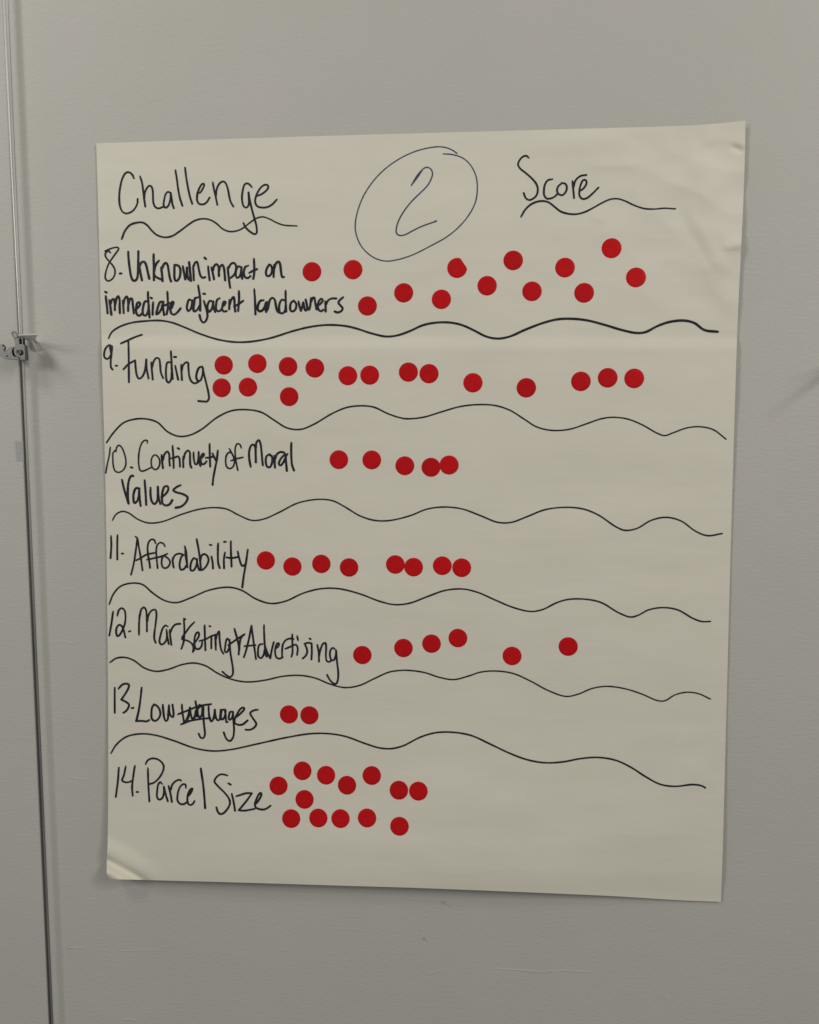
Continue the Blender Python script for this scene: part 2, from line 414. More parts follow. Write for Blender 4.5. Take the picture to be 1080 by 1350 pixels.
# --- headings
A = blk(150, 215, 9, [
 [(240,178),(222,140),(190,112),(160,108),(130,130),(100,190),(78,280),(66,380),(68,470),(80,530),(105,578),(145,597),(190,588),(235,558),(265,515),(282,470),(284,425)],
 [(312,158),(335,230),(350,330),(362,430),(375,515)],
 [(364,420),(368,360),(388,305),(418,270),(442,272),(460,310),(466,380),(468,450),(480,500),(505,530),(540,536),(590,516)],
 [(672,352),(645,340),(618,365),(600,430),(592,490),(600,520),(620,528),(648,505),(665,460),(675,400),(675,352)],
 [(675,352),(688,430),(700,500),(714,535)],
 [(732,85),(748,180),(768,330),(790,430),(815,505)],
 [(846,55),(862,180),(885,310),(905,400),(932,483)]], 2.4)
A += blk(250, 215, 9, [
 [(92,352),(125,350),(150,315),(170,275),(172,248),(152,245),(125,280),(100,340),(88,400),(92,450),(110,480),(145,490),(180,482),(210,455),(238,408)],
 [(275,232),(290,310),(312,410),(330,495)],
 [(314,400),(318,330),(340,265),(375,225),(405,218),(430,240),(455,310),(470,390),(488,460),(520,515)],
 [(738,282),(705,248),(675,240),(650,258),(632,320),(622,400),(628,470),(645,515),(670,528),(695,510),(704,470),(703,400),(700,348)],
 [(700,348),(715,440),(735,530),(765,640),(790,730),(798,790),(795,830),(772,843),(730,822),(685,785),(655,745),(640,712)],
 [(805,388),(850,370),(900,335),(932,295),(930,265),(900,255),(860,275),(820,325),(790,390),(778,440),(785,485),(810,515),(860,527),(920,522),(980,490),(1035,432)]], 2.4)
strokes_mesh(WORD, A, m_ink, 'the word Challenge')
strokes_mesh('wavy_underline', blk(120, 180, 3.6, [[(147,485),(160,450),(185,420),(215,409),(245,408),(268,422),(290,448),(315,468),(350,478),(385,472),(420,450),(460,420),(495,398),(530,390),(565,395),(595,412),(625,438),(655,450),(690,448),(720,435),(750,412),(785,388),(815,381),(845,390),(880,408),(915,420),(978,424)]], 2.6, 1.7), m_ink)
A = blk(660, 180, 3.6, [
 [(134,100),(122,91),(105,96),(90,113),(83,132),(92,150),(120,173),(150,200),(170,225),(177,250),(170,280),(150,297),(135,301),(120,292),(110,268)],
 [(245,202),(225,207),(212,225),(206,255),(208,280),(220,294),(240,293),(258,284),(272,270)],
 [(290,222),(275,235),(268,255),(275,272),(292,278),(308,265),(315,242),(308,224),(290,220)],
 [(341,212),(345,250),(349,292)], [(346,245),(355,210),(378,188),(408,182)],
 [(378,258),(395,245),(408,222),(405,207),(393,206),(382,225),(374,260),(376,283),(390,296),(410,292),(435,272),(465,242)]], 2.4)
strokes_mesh(WORD, A, m_ink, 'the word Score')
strokes_mesh('wavy_underline', blk(660, 180, 3.6, [[(98,380),(115,350),(140,325),(170,310),(205,306),(230,313),(255,332),(285,355),(320,366),(360,368),(400,358),(440,338),(485,313),(520,298),(555,295),(590,305),(630,324),(680,341),(725,344),(780,340),(830,343)]], 2.6, 1.8), m_ink)
strokes_mesh('pen_circle', blk(420, 180, 3.6, [[(592,82),(640,86),(690,105),(725,140),(748,190),(754,245),(745,310),(715,370),(670,425),(610,475),(530,520),(450,560),(380,583),(320,591),(275,580),(235,555),(200,515),(178,460),(175,410),(190,340),(220,270),(265,205),(320,150),(390,102),(460,70),(520,54),(575,48),(615,55),(640,67),(658,80)]], 1.45), m_blue, 'thin blue pen circle round the number 2')
A = blk(420, 180, 3.6, [[(441,232),(465,190),(490,160),(505,148),(520,146),(536,158),(541,178),(533,205),(515,235),(480,270),(440,310),(405,355),(380,400),(369,440),(371,460),(385,469),(410,466),(445,448),(490,426),(558,402)],[(442,229),(468,196),(494,156)],[(445,224),(470,190),(488,164)]], 1.6)
A += blk(420, 180, 3.6, [[(553,402),(559,401)]], 2.2)
strokes_mesh(NUM, A, m_blue, 'the number 2 in blue pen')

# --- row 8
A = blk(130, 320, 8, [
 [(125,105),(110,88),(90,92),(72,115),(72,140),(90,170),(120,205),(150,240),(172,285),(172,330),(150,375),(115,400),(90,400),(72,375),(72,335),(85,280),(110,215),(150,155),(190,100),(212,65),(205,50),(170,50),(120,65),(70,88)]], 2.1)
A += blk(130, 320, 8, [[(225,325),(240,323)]], 2.9)
strokes_mesh(NUM, A, m_ink, 'the number 8')
A = blk(130, 320, 8, [
 [(312,95),(318,180),(330,280),(345,360),(365,398),(390,398),(408,370),(415,320),(418,240),(420,90)],
 [(425,230),(440,310),(458,395)], [(435,250),(450,210),(480,200),(500,230),(515,290),(535,378)],
 [(580,122),(582,220),(584,395)], [(635,188),(610,220),(592,270),(585,330),(600,355),(640,378),(672,390)],
 [(660,262),(668,320),(675,405)], [(668,280),(690,225),(712,212),(728,235),(740,300),(752,370),(765,408)],
 [(800,235),(800,300),(800,360),(808,395),(825,402),(850,375),(862,330),(860,270),(840,240),(805,235)],
 [(888,248),(900,310),(915,385)], [(915,385),(928,330),(932,262)], [(932,265),(936,330),(950,385),(975,400)], [(975,400),(968,330),(955,205)]], 2.9)
A += blk(255, 325, 8, [[(-3,205),(2,280),(5,355)], [(3,215),(18,170),(38,160),(50,200),(62,260),(78,312),(100,330),(125,322)]], 2.7)
strokes_mesh(WORD, A, m_ink, 'the word Unknown')
A = blk(255, 325, 8, [
 [(155,210),(162,280),(172,355)], [(118,118),(132,130)],
 [(190,222),(205,280),(218,345)], [(205,265),(220,205),(245,185),(262,205),(268,250),(270,310)], [(270,270),(282,215),(305,192),(322,225),(330,290),(335,355)],
 [(362,220),(372,320),(388,435)], [(368,235),(395,185),(425,172),(448,195),(450,240),(435,290),(400,325),(378,335)],
 [(508,215),(470,212),(452,250),(448,300),(460,330),(485,318),(500,280),(508,225)], [(505,225),(508,290),(515,338)],
 [(575,200),(548,215),(535,250),(532,290),(545,322),(575,332),(602,312)],
 [(638,132),(642,200),(642,280),(632,340)], [(592,278),(630,255),(672,238)]], 2.8)
strokes_mesh(WORD, A, m_ink, 'the word impact')
A = blk(255, 325, 8, [
 [(800,192),(778,225),(765,275),(775,308),(800,310),(825,280),(830,230),(815,195),(798,190)],
 [(850,195),(850,250),(846,320)], [(852,240),(870,180),(900,158),(915,185),(922,240),(930,300),(940,325),(955,320)]], 2.8)
strokes_mesh(WORD, A, m_ink, 'the word on')
A = blk(130, 320, 8, [
 [(70,518),(85,525)], [(75,565),(85,640),(95,742)],
 [(112,605),(125,680),(135,758)], [(125,660),(140,602),(158,592),(170,630),(172,710)], [(175,660),(188,590),(208,562),(221,600),(222,680),(225,742)],
 [(255,610),(262,680),(265,742)], [(262,660),(278,585),(298,566),(311,610),(312,720)], [(315,660),(333,592),(350,588),(362,660),(372,745)],
 [(390,705),(420,680),(440,645),(430,628),(410,635),(398,680),(398,735),(415,765),(440,765),(458,745)],
 [(520,520),(525,620),(538,788)], [(520,615),(490,620),(472,670),(465,730),(478,765),(500,765),(520,730),(530,660)],
 [(575,630),(572,690),(570,758)], [(551,580),(562,585)],
 [(685,620),(650,625),(630,665),(615,720),(610,755),(640,735),(665,690),(682,640)], [(675,640),(682,700),(692,762)],
 [(725,520),(730,600),(732,680),(718,755)], [(668,662),(700,660),(745,635)],
 [(760,705),(780,665),(790,625),(775,625),(760,665),(758,710),(768,745),(795,758),(825,740),(865,692)]], 2.8)
strokes_mesh(WORD, A, m_ink, 'the word immediate')
A = blk(130, 320, 8, [[(985,605),(955,600),(938,640),(932,690),(945,720),(970,700),(985,650),(990,610)], [(985,620),(992,680),(1005,722)]], 2.8)
A += blk(255, 325, 8, [
 [(50,412),(62,480),(72,560),(72,675)], [(45,535),(18,545),(9,600),(2,655),(10,685),(42,665),(68,620)],
 [(110,575),(125,620),(145,690),(148,740),(130,785),(105,802),(80,775),(65,722)], [(105,497),(122,499)],
 [(205,580),(175,572),(152,610),(150,660),(165,688),(190,665),(205,620),(210,580)], [(208,580),(212,640),(230,690)],
 [(275,545),(252,560),(240,610),(240,660),(258,682),(285,675),(300,655)],
 [(305,640),(330,610),(340,585),(322,580),(308,615),(305,660),(318,685),(350,680)], [(312,625),(332,592)],
 [(380,565),(380,620),(378,660)], [(382,620),(400,560),(425,530),(432,560),(435,620),(442,685)],
 [(480,472),(482,560),(472,680)], [(430,632),(480,605),(525,572)]], 2.8)
strokes_mesh(WORD, A, m_ink, 'the word adjacent')
A = blk(325, 360, 8, [
 [(82,172),(90,280),(95,435)],
 [(178,285),(150,290),(125,330),(118,375),(135,402),(165,395),(190,360),(205,310)], [(208,310),(196,350),(208,410)], [(218,305),(215,345),(212,400)], [(200,330),(205,380)], [(225,310),(222,380)],
 [(225,385),(235,330),(250,280),(275,260),(298,280),(310,340),(325,400),(340,415)],
 [(412,188),(414,290),(418,405)], [(405,290),(375,280),(350,320),(345,380),(355,420),(385,422),(408,395),(415,340)],
 [(495,290),(470,315),(460,365),(470,400),(495,402),(520,375),(525,325),(500,292)],
 [(548,300),(560,350),(575,398)], [(575,398),(590,350),(598,310)], [(600,310),(610,360),(622,395),(640,385),(638,340),(625,280)],
 [(680,265),(675,330),(662,385)], [(680,310),(700,262),(715,258),(725,310),(740,382)],
 [(752,345),(785,320),(805,285),(790,270),(765,295),(752,350),(765,390),(790,402),(812,385)],
 [(830,300),(835,350),(835,405)], [(835,340),(860,290),(900,268),(948,268)],
 [(1018,255),(985,285),(970,310),(990,340),(1015,370),(1000,400),(960,415),(932,405)]], 2.8)
strokes_mesh(WORD, A, m_ink, 'the word landowners')

# --- row 9
A = blk(130, 435, 6.75, [[(120,145),(95,135),(65,160),(50,205),(52,240),(75,258),(100,240),(115,200),(120,145)], [(97,145),(104,165),(110,200)], [(118,150),(115,220),(108,280),(112,335),(125,352)], [(152,318),(165,318)]], 2.4)
strokes_mesh(NUM, A, m_ink, 'the number 9')
A = blk(130, 435, 6.75, [
 [(200,120),(260,92),(320,65),(385,42)], [(265,95),(268,200),(270,465)], [(222,350),(265,305),(325,270)],
 [(325,270),(330,330),(340,400),(358,432),(385,420),(410,370),(420,310),(425,262)], [(425,262),(428,340),(445,432)],
 [(468,290),(475,360),(482,440)], [(475,340),(490,280),(515,248),(538,255),(548,310),(555,380),(575,428)],
 [(643,190),(648,260),(652,350),(660,435)], [(638,285),(612,290),(602,330),(600,400),(608,455),(625,468),(645,440),(650,380)],
 [(682,320),(693,370),(708,442)], [(672,240),(690,240)],
 [(735,310),(738,370),(742,445)], [(740,370),(752,315),(775,290),(795,290),(800,340),(808,410),(825,455),(855,475),(890,460)],
 [(920,325),(895,335),(875,380),(870,425),(885,452),(905,450),(925,400),(930,340)], [(925,330),(940,400),(960,480),(978,560),(982,610),(965,636),(935,636),(888,632)]], 2.5)
strokes_mesh(WORD, A, m_ink, 'the word Funding')

# --- row 10
A = blk(130, 575, 7.714, [
 [(118,112),(112,180),(90,280),(73,375)],
 [(180,158),(182,120),(205,92),(232,110),(260,170),(277,240),(275,300),(250,345),(205,368),(170,355),(152,310),(145,230),(148,170),(168,145)]], 1.9)
A += blk(130, 575, 7.714, [[(330,317),(343,320)]], 2.6)
strokes_mesh(NUM, A, m_ink, 'the number 10')
A = blk(130, 575, 7.714, [
 [(497,68),(495,45),(470,42),(440,70),(418,130),(407,220),(410,300),(425,350),(450,355),(490,340),(535,318)],
 [(590,195),(570,190),(545,215),(535,260),(545,315),(575,340),(605,325),(622,280),(615,225),(590,195)]], 2.0)
A += blk(130, 575, 7.714, [
 [(640,190),(645,250),(655,325)], [(655,250),(670,185),(700,155),(718,185),(720,250),(725,300)],
 [(752,100),(760,200),(764,322)], [(735,228),(780,215),(808,205),(822,225),(826,260),(828,310)], [(805,122),(820,130)],
 [(860,210),(861,250),(862,315)], [(865,240),(880,175),(910,145),(928,165),(930,230),(935,300),(945,320)],
 [(965,165),(970,240),(985,285),(1000,285),(1015,230),(1018,160)], [(1018,165),(1020,240),(1036,302)]], 2.5)
A += blk(260, 575, 7.714, [
 [(45,225),(70,185),(62,175),(42,200),(35,250),(50,285),(75,280),(95,255)], [(46,215),(60,188)],
 [(126,80),(128,180),(133,310)], [(90,220),(125,218),(165,205)],
 [(155,175),(175,215),(195,255)], [(210,148),(200,240),(180,340),(165,420),(157,495)]], 2.6)
strokes_mesh(WORD, A, m_ink, 'the misspelt word Continuety')
A = blk(260, 575, 7.714, [
 [(328,130),(345,160),(370,210),(380,260),(365,310),(330,330),(300,310),(290,250),(300,190),(325,165),(345,168)],
 [(450,118),(432,82),(405,78),(388,120),(388,200),(400,280),(413,345)], [(345,250),(400,230),(465,215)]], 2.1)
strokes_mesh(WORD, A, m_ink, 'the word of')
A = blk(260, 575, 7.714, [
 [(545,310),(530,230),(530,150),(550,95),(575,85),(590,110),(595,180),(597,265)], [(597,130),(605,60),(628,40),(645,80),(655,160),(662,240),(668,295)],
 [(735,185),(705,205),(698,260),(712,310),(740,315),(762,270),(762,210),(735,185)],
 [(785,200),(788,260),(792,320)], [(792,240),(810,185),(850,160),(885,168)],
 [(918,180),(890,190),(850,230),(832,280),(845,298),(875,270),(900,215),(910,190)], [(900,200),(905,270),(912,352)],
 [(957,70),(957,180),(965,290),(985,348)]], 2.7)
strokes_mesh(WORD, A, m_ink, 'the word Moral')
A = blk(130, 575, 7.714, [
 [(238,445),(260,540),(285,620),(305,685)], [(305,685),(298,600),(300,500),(315,430),(335,402),(352,405)],
 [(415,530),(380,530),(358,580),(355,640),(365,680),(390,665),(408,610),(415,535)], [(412,535),(418,630),(428,710)],
 [(468,450),(478,570),(485,698)],
 [(528,525),(530,610),(545,670),(570,690),(595,660),(603,590),(603,515)], [(603,515),(610,620),(628,690)],
 [(640,620),(680,590),(710,540),(700,508),(670,515),(650,570),(645,640),(655,690),(690,705),(725,690),(750,650)],
 [(832,498),(790,520),(760,550),(790,570),(860,590),(905,622),(890,670),(840,715),(785,728)]], 2.8)
strokes_mesh(WORD, A, m_ink, 'the word Values')

# --- row 11
A = blk(135, 700, 10.8, [[(123,72),(128,200),(117,385)], [(215,60),(212,230),(213,405)], [(277,322),(296,322)]], 2.4)
strokes_mesh(NUM, A, m_ink, 'the number 11')
A = blk(135, 700, 10.8, [
 [(472,82),(495,100),(520,230),(550,400),(572,560)], [(497,110),(480,250),(455,420),(430,540),(408,622)], [(465,425),(540,390),(620,340),(740,312)],
 [(758,175),(740,130),(705,118),(665,150),(645,220),(650,330),(670,450),(680,525)],
 [(892,218),(870,180),(825,165),(785,195),(768,260),(770,360),(780,460),(787,530)], [(638,410),(740,385),(840,362),(925,325)],
 [(870,350),(848,400),(845,470),(860,515),(895,530),(940,505),(965,450),(945,400),(890,358)],
 [(998,390),(1005,460),(1015,520)]], 2.3)
A += blk(225, 700, 9.39, [
 [(22,370),(50,305),(100,280),(150,290)],
 [(175,192),(192,260),(200,350),(207,450)], [(170,295),(140,310),(118,370),(112,440),(130,480),(165,470),(195,425)], [(183,230),(187,300),(200,400)],
 [(310,345),(290,335),(262,370),(245,440),(250,485),(275,492),(305,460),(325,400),(325,345)], [(325,380),(340,440),(355,485)],
 [(322,102),(345,220),(362,340),(375,460)], [(372,360),(380,310),(415,285),(455,310),(470,360),(450,420),(415,465),(380,485),(350,478)],
 [(505,318),(520,390),(525,465)], [(485,172),(505,174)],
 [(587,155),(585,300),(590,400),(608,458)],
 [(672,268),(660,350),(662,462)], [(662,135),(682,133)],
 [(745,128),(748,280),(755,440)], [(692,328),(760,335),(830,322)],
 [(830,255),(850,340),(880,425),(900,432),(918,418)], [(955,232),(935,380),(905,560),(887,698)]], 2.5)
strokes_mesh(WORD, A, m_ink, 'the word Affordability')

# --- row 12
A = blk(135, 790, 9.818, [
 [(138,162),(120,300),(90,470)],
 [(195,212),(215,140),(250,115),(285,140),(300,210),(290,320),(260,400),(220,465),(195,478),(180,440),(185,370),(215,332),(250,345),(275,400),(298,495)], [(343,419),(362,412)]], 2.4)
strokes_mesh(NUM, A, m_ink, 'the number 12')
A = blk(135, 790, 9.818, [
 [(475,460),(475,330),(482,200)], [(482,240),(505,130),(540,105),(565,140),(575,260),(577,415)], [(580,300),(600,200),(640,145),(685,135),(700,180),(692,300),(675,430),(672,510),(690,562)],
 [(845,350),(820,338),(785,370),(755,460),(740,550),(760,585),(800,570),(830,520),(838,440)], [(830,395),(840,480),(860,580)],
 [(870,400),(880,490),(893,590)], [(880,440),(905,370),(950,325),(1008,318)]], 2.4)
A += blk(230, 800, 9, [
 [(112,140),(118,260),(112,400),(100,450),(82,498)], [(118,142),(130,148)], [(235,182),(180,240),(130,310),(95,360),(92,382)], [(94,362),(105,385)], [(95,390),(150,400),(200,430),(225,480),(220,535)],
 [(220,450),(260,400),(292,340),(285,302),(262,310),(240,370),(238,440),(255,495),(290,500),(320,470),(330,420)], [(222,440),(232,520)],
 [(358,220),(362,350),(368,515)], [(300,405),(370,385),(440,345),(480,335)],
 [(440,350),(438,420),(438,492)], [(415,229),(428,232)],
 [(485,330),(488,400),(492,510)], [(490,400),(510,320),(530,290),(535,370),(545,460),(560,520),(582,555)],
 [(650,400),(628,375),(612,410),(602,480),(600,530),(620,540),(645,500),(655,440),(655,390)], [(655,400),(662,520),(680,640),(695,740),(692,800),(665,832),(620,812),(570,770)]], 2.4)
strokes_mesh(WORD, A, m_ink, 'the word Marketing')
A = blk(230, 800, 9, [[(712,262),(740,360),(765,470),(763,565)], [(640,455),(740,385),(832,325)], [(832,325),(790,370),(775,440),(768,520)]], 2.5)
strokes_mesh('plus_sign', A, m_ink, 'hurried plus sign between two words')
A = blk(230, 800, 9, [[(915,225),(885,380),(850,520),(825,598)], [(915,225),(940,420),(968,620)], [(832,468),(900,460),(962,455)]], 2.4)
A += blk(315, 810, 7.714, [
 [(255,110),(258,220),(265,330),(275,420)], [(240,300),(208,310),(195,370),(200,430),(225,445),(250,415),(262,360)], [(270,330),(285,430)],
 [(275,350),(300,410),(320,445)], [(320,445),(335,360),(355,282)],
 [(370,350),(400,325),(408,295),(390,295),(372,340),(370,400),(385,440),(415,450),(445,435)],
 [(440,435),(440,370),(450,300),(480,260),(520,245),(555,252)],
 [(542,205),(545,320),(545,390),(535,430)], [(475,350),(530,325),(580,308),(598,340),(592,412)], [(592,222),(602,262)],
 [(668,298),(688,340),(695,380),(680,420),(650,448)], [(668,298),(705,288),(740,295)], [(740,295),(742,380),(738,458)], [(718,245),(730,252)],
 [(797,310),(812,380),(815,480)], [(815,430),(830,360),(855,300),(880,290),(888,340),(885,420),(895,475),(920,482),(945,465)],
 [(985,360),(955,340),(930,370),(928,430),(945,465),(965,465),(985,420),(990,370)], [(990,380),(998,480),(1010,580),(1008,660),(990,705),(960,700),(925,665),(897,615)]], 2.4)
strokes_mesh(WORD, A, m_ink, 'the word Advertising')

# --- row 13
A = blk(140, 890, 10.8, [[(122,180),(122,350),(123,538)], [(180,192),(225,140),(280,122),(325,138),(315,190),(270,270),(215,350)], [(215,350),(280,380),(325,420),(315,465),(280,515),(245,535)], [(364,471),(388,466)]], 2.5)
strokes_mesh(NUM, A, m_ink, 'the number 13')
A = blk(140, 890, 10.8, [
 [(505,180),(490,330),(465,500),(430,655)], [(425,655),(500,652),(580,658),(612,640)],
 [(680,420),(655,460),(645,560),(655,630),(700,652),(745,620),(772,560),(760,490),(720,435),(680,418)],
 [(805,425),(815,520),(830,620),(850,655),(875,635),(885,540),(895,430)], [(895,430),(900,520),(920,580),(950,598),(960,570),(945,420)]], 2.6)
strokes_mesh(WORD, A, m_ink, 'the word Low')
A = blk(230, 900, 9, [
 [(88,260),(95,350),(115,470)], [(45,375),(180,320),(300,275),(435,255)], [(80,495),(180,455),(280,435),(425,420)],
 [(125,470),(160,400),(185,295)], [(185,295),(195,380),(215,430),(240,400),(255,330)], [(248,220),(265,300),(270,400)], [(240,420),(262,370),(275,300)],
 [(330,290),(300,262),(280,300),(278,370),(300,415),(325,380),(332,300)], [(345,290),(345,420),(355,530),(362,610),(345,655),(315,655),(288,605)], [(160,440),(178,360)], [(292,300),(310,270)]], 2.5)
strokes_mesh('crossed_out_word', A, m_ink, 'scribbled word struck through with two lines')
A = blk(230, 900, 9, [
 [(405,275),(408,350),(420,430),(440,460),(465,420),(480,320)], [(480,320),(490,400),(510,445),(535,440),(545,380),(550,320)], [(478,345),(475,420)],
 [(605,325),(570,320),(555,360),(555,430),(575,435),(600,390),(608,330)], [(600,320),(610,400),(618,470),(632,465)],
 [(690,345),(665,345),(648,390),(650,440),(675,430),(692,390),(695,345)], [(695,345),(700,450),(708,560),(695,650),(660,692),(620,670),(585,590)],
 [(725,415),(790,360),(830,310),(820,295),(790,305),(745,370),(715,440),(720,480),(760,500),(810,495),(868,448)],
 [(988,320),(940,330),(900,360),(930,420),(972,490),(950,530),(900,558),(845,558)]], 2.5)
strokes_mesh(WORD, A, m_ink, 'the word wages')

# --- row 14
A = blk(140, 990, 9, [[(150,200),(140,350),(115,545)], [(232,185),(210,290),(190,350),(215,368),(260,372),(305,355)], [(340,178),(322,300),(308,430),(315,532)], [(362,487),(380,487)]], 2.4)
strokes_mesh(NUM, A, m_ink, 'the number 14')
A = blk(140, 990, 9, [
 [(495,205),(500,380),(513,598)], [(470,155),(490,115),(540,90),(600,95),(655,130),(683,180),(670,250),(620,330),(560,380),(515,392)],
 [(665,390),(640,368),(618,400),(605,480),(605,550),(630,578),(665,560),(685,500),(685,425)], [(685,425),(705,510),(732,597)],
 [(740,415),(762,500),(780,605)], [(765,470),(785,400),(830,355),(870,342),(888,352)],
 [(948,435),(940,398),(910,395),(870,440),(848,520),(848,590),(880,628),(925,630),(960,605)],
 [(985,530),(1015,480),(1025,445),(1000,455),(970,520),(965,590),(980,635),(1010,640),(1035,620),(1048,595)], [(985,510),(1015,460)]], 2.4)
A += blk(250, 1000, 9, [[(133,120),(160,300),(175,450),(185,588)]], 2.7)
strokes_mesh(WORD, A, m_ink, 'the word Parcel')
A = blk(250, 1000, 9, [
 [(448,200),(410,190),(370,188),(325,215),(295,270),(330,320),(410,400),(465,470),(480,530),(455,590),(400,650),(360,658),(335,630),(318,580)],
 [(500,420),(520,500),(540,620)], [(462,296),(488,309)],
 [(555,448),(610,430),(670,412),(735,412)], [(738,415),(670,510),(585,612)], [(585,615),(650,618),(770,598)],
 [(785,540),(830,480),(852,425),(845,408),(825,420),(795,480),(775,540),(785,580),(830,600),(880,605),(920,590),(960,560)]], 2.5)
strokes_mesh(WORD, A, m_ink, 'the word Size')

# --- wavy divider lines
def wave(ya, a, yb, b, w0, w1):
    pts = [(120 + x / 2.5714, ya + y / 2.5714) for x, y in a] + [(540 + x / 2.5714, yb + y / 2.5714) for x, y in b]
    strokes_mesh('wavy_divider', [(pts, w0, w1)], m_ink)
wave(400, [(60,118),(70,98),(95,80),(135,66),(180,60),(235,58),(275,65),(320,82),(370,103),(430,122),(490,131),(545,129),(610,117),(680,95),(740,80),(800,73),(860,76),(900,85),(950,101),(1000,112),(1040,108)],
     400, [(0,94),(45,74),(90,65),(140,65),(180,74),(220,92),(260,112),(300,119),(340,112),(390,90),(450,67),(500,54),(550,52),(600,57),(660,72),(720,90),(770,100),(800,97),(840,77),(880,63),(930,58),(965,66),(1000,90),(1045,96)], 2.2, 3.1)
wave(400, [(53,472),(75,440),(110,405),(150,392),(190,392),(225,403),(260,435),(295,450),(330,448),(370,430),(430,385),(480,363),(540,361),(580,370),(620,395),(665,422),(710,427),(755,410),(820,372),(870,352),(920,347),(960,352),(1010,375),(1055,389)],
     400, [(0,391),(50,385),(110,367),(170,350),(230,343),(290,346),(340,362),(390,393),(430,418),(480,430),(540,427),(600,408),(650,391),(690,386),(740,392),(790,412),(840,440),(865,448),(895,438),(940,422),(985,418),(1030,428),(1073,460)], 2.2, 1.8)
wave(640, [(73,118),(85,98),(105,88),(125,92),(160,115),(195,127),(240,123),(310,97),(370,80),(420,75),(460,80),(500,100),(545,118),(585,114),(640,90),(700,60),(770,47),(820,52),(860,72),(910,102),(960,118),(1010,119)],
     640, [(0,103),(60,80),(120,73),(180,80),(240,102),(300,125),(345,125),(400,105),(460,82),(530,74),(590,80),(640,100),(700,140),(730,152),(770,146),(820,118),(870,108),(920,120),(970,155),(1010,170),(1060,163)], 1.9, 2.0)
wave(640, [(62,403),(75,370),(100,342),(140,331),(175,336),(210,365),(250,390),(290,397),(340,380),(400,355),(465,345),(510,355),(560,385),(610,400),(660,392),(720,365),(780,350),(840,350),(910,367),(980,393),(1030,404)],
     640, [(0,399),(60,377),(120,356),(180,351),(230,362),(290,388),(350,413),(410,427),(450,421),(500,397),(540,386),(600,386),(650,397),(710,432),(750,446),(775,440),(810,422),(860,414),(910,422),(960,450),(990,461),(1020,461)], 2.1, 2.0)
wave(850, [(65,60),(85,46),(115,43),(145,53),(180,78),(220,90),(260,84),(310,67),(350,62),(390,72),(430,97),(480,118),(530,126),(590,120),(650,107),(710,104),(760,113),(810,133),(860,145),(910,138),(960,115),(1010,93),(1050,87)],
     850, [(0,87),(50,94),(100,110),(150,118),(200,106),(240,93),(290,89),(350,97),(410,123),(470,155),(530,175),(570,168),(620,148),(670,141),(730,149),(790,168),(840,189),(865,190),(900,170),(940,161),(980,166),(1020,184)], 2.1, 1.7)
wave(850, [(68,368),(85,340),(120,312),(170,302),(220,307),(280,325),(350,350),(410,360),(470,356),(560,337),(660,315),(740,302),(800,301),(860,310),(930,335),(980,350),(1020,352),(1060,342)],
     850, [(0,332),(40,312),(90,298),(150,297),(210,308),(270,335),(340,368),(400,390),(460,400),(520,397),(580,386),(640,382),(700,392),(750,415),(800,447),(850,473),(900,480),(960,474),(990,478),(1003,485)], 2.1, 2.2)

# ------------------------------------------------------------------ red dot stickers
D = 0.0189
def dot(px, py, label, first=[None], cut=False, lift=0.0):
    c = P(px, py, H(px, py) + 0.00022)
    n = 44; rad = D / 2; vs = []; fs = []
    if cut: rad *= 1.03
    ring = []
    for i in range(n):
        a = 2 * math.pi * i / n; x, z = rad * math.cos(a), rad * math.sin(a)
        if cut:
            # one side of this sticker is folded under along a straight line
            nx, nz = math.cos(math.radians(33)), math.sin(math.radians(33)); d = x * nx + z * nz
            lim = rad * 0.80
            if d > lim: x -= nx * (d - lim); z -= nz * (d - lim)
        ring.append((x, z))
    TK = 0.00012
    def hh(x, z):
        q = 0.00135 
        return H(px + x / 0.00076, py - z / 0.00076)
    h0 = H(px, py)
    for k, f in enumerate((0, 0.35, 0.7, 0.985, 1.0)):
        for x, z in (ring if k else [(0, 0)]):
            dy = -(hh(x * f, z * f) - h0) + (0.0 if k < 4 else TK * .6)
            vs.append((x * f, dy, z * f))
    for i in range(n): fs.append((0, 1 + (i + 1) % n, 1 + i))
    for k in range(3):
        for i in range(n):
            a = 1 + k * n + i; b = 1 + k * n + (i + 1) % n
            fs.append((a, b, b + n, a + n))
    o = link('red_dot_sticker', mesh('red_dot_sticker', vs, fs), m_red, None, True)
    c.y -= lift
    o.location = c
    tag(o, label, 'sticker', 'red dot stickers stuck on the chart')
    return o
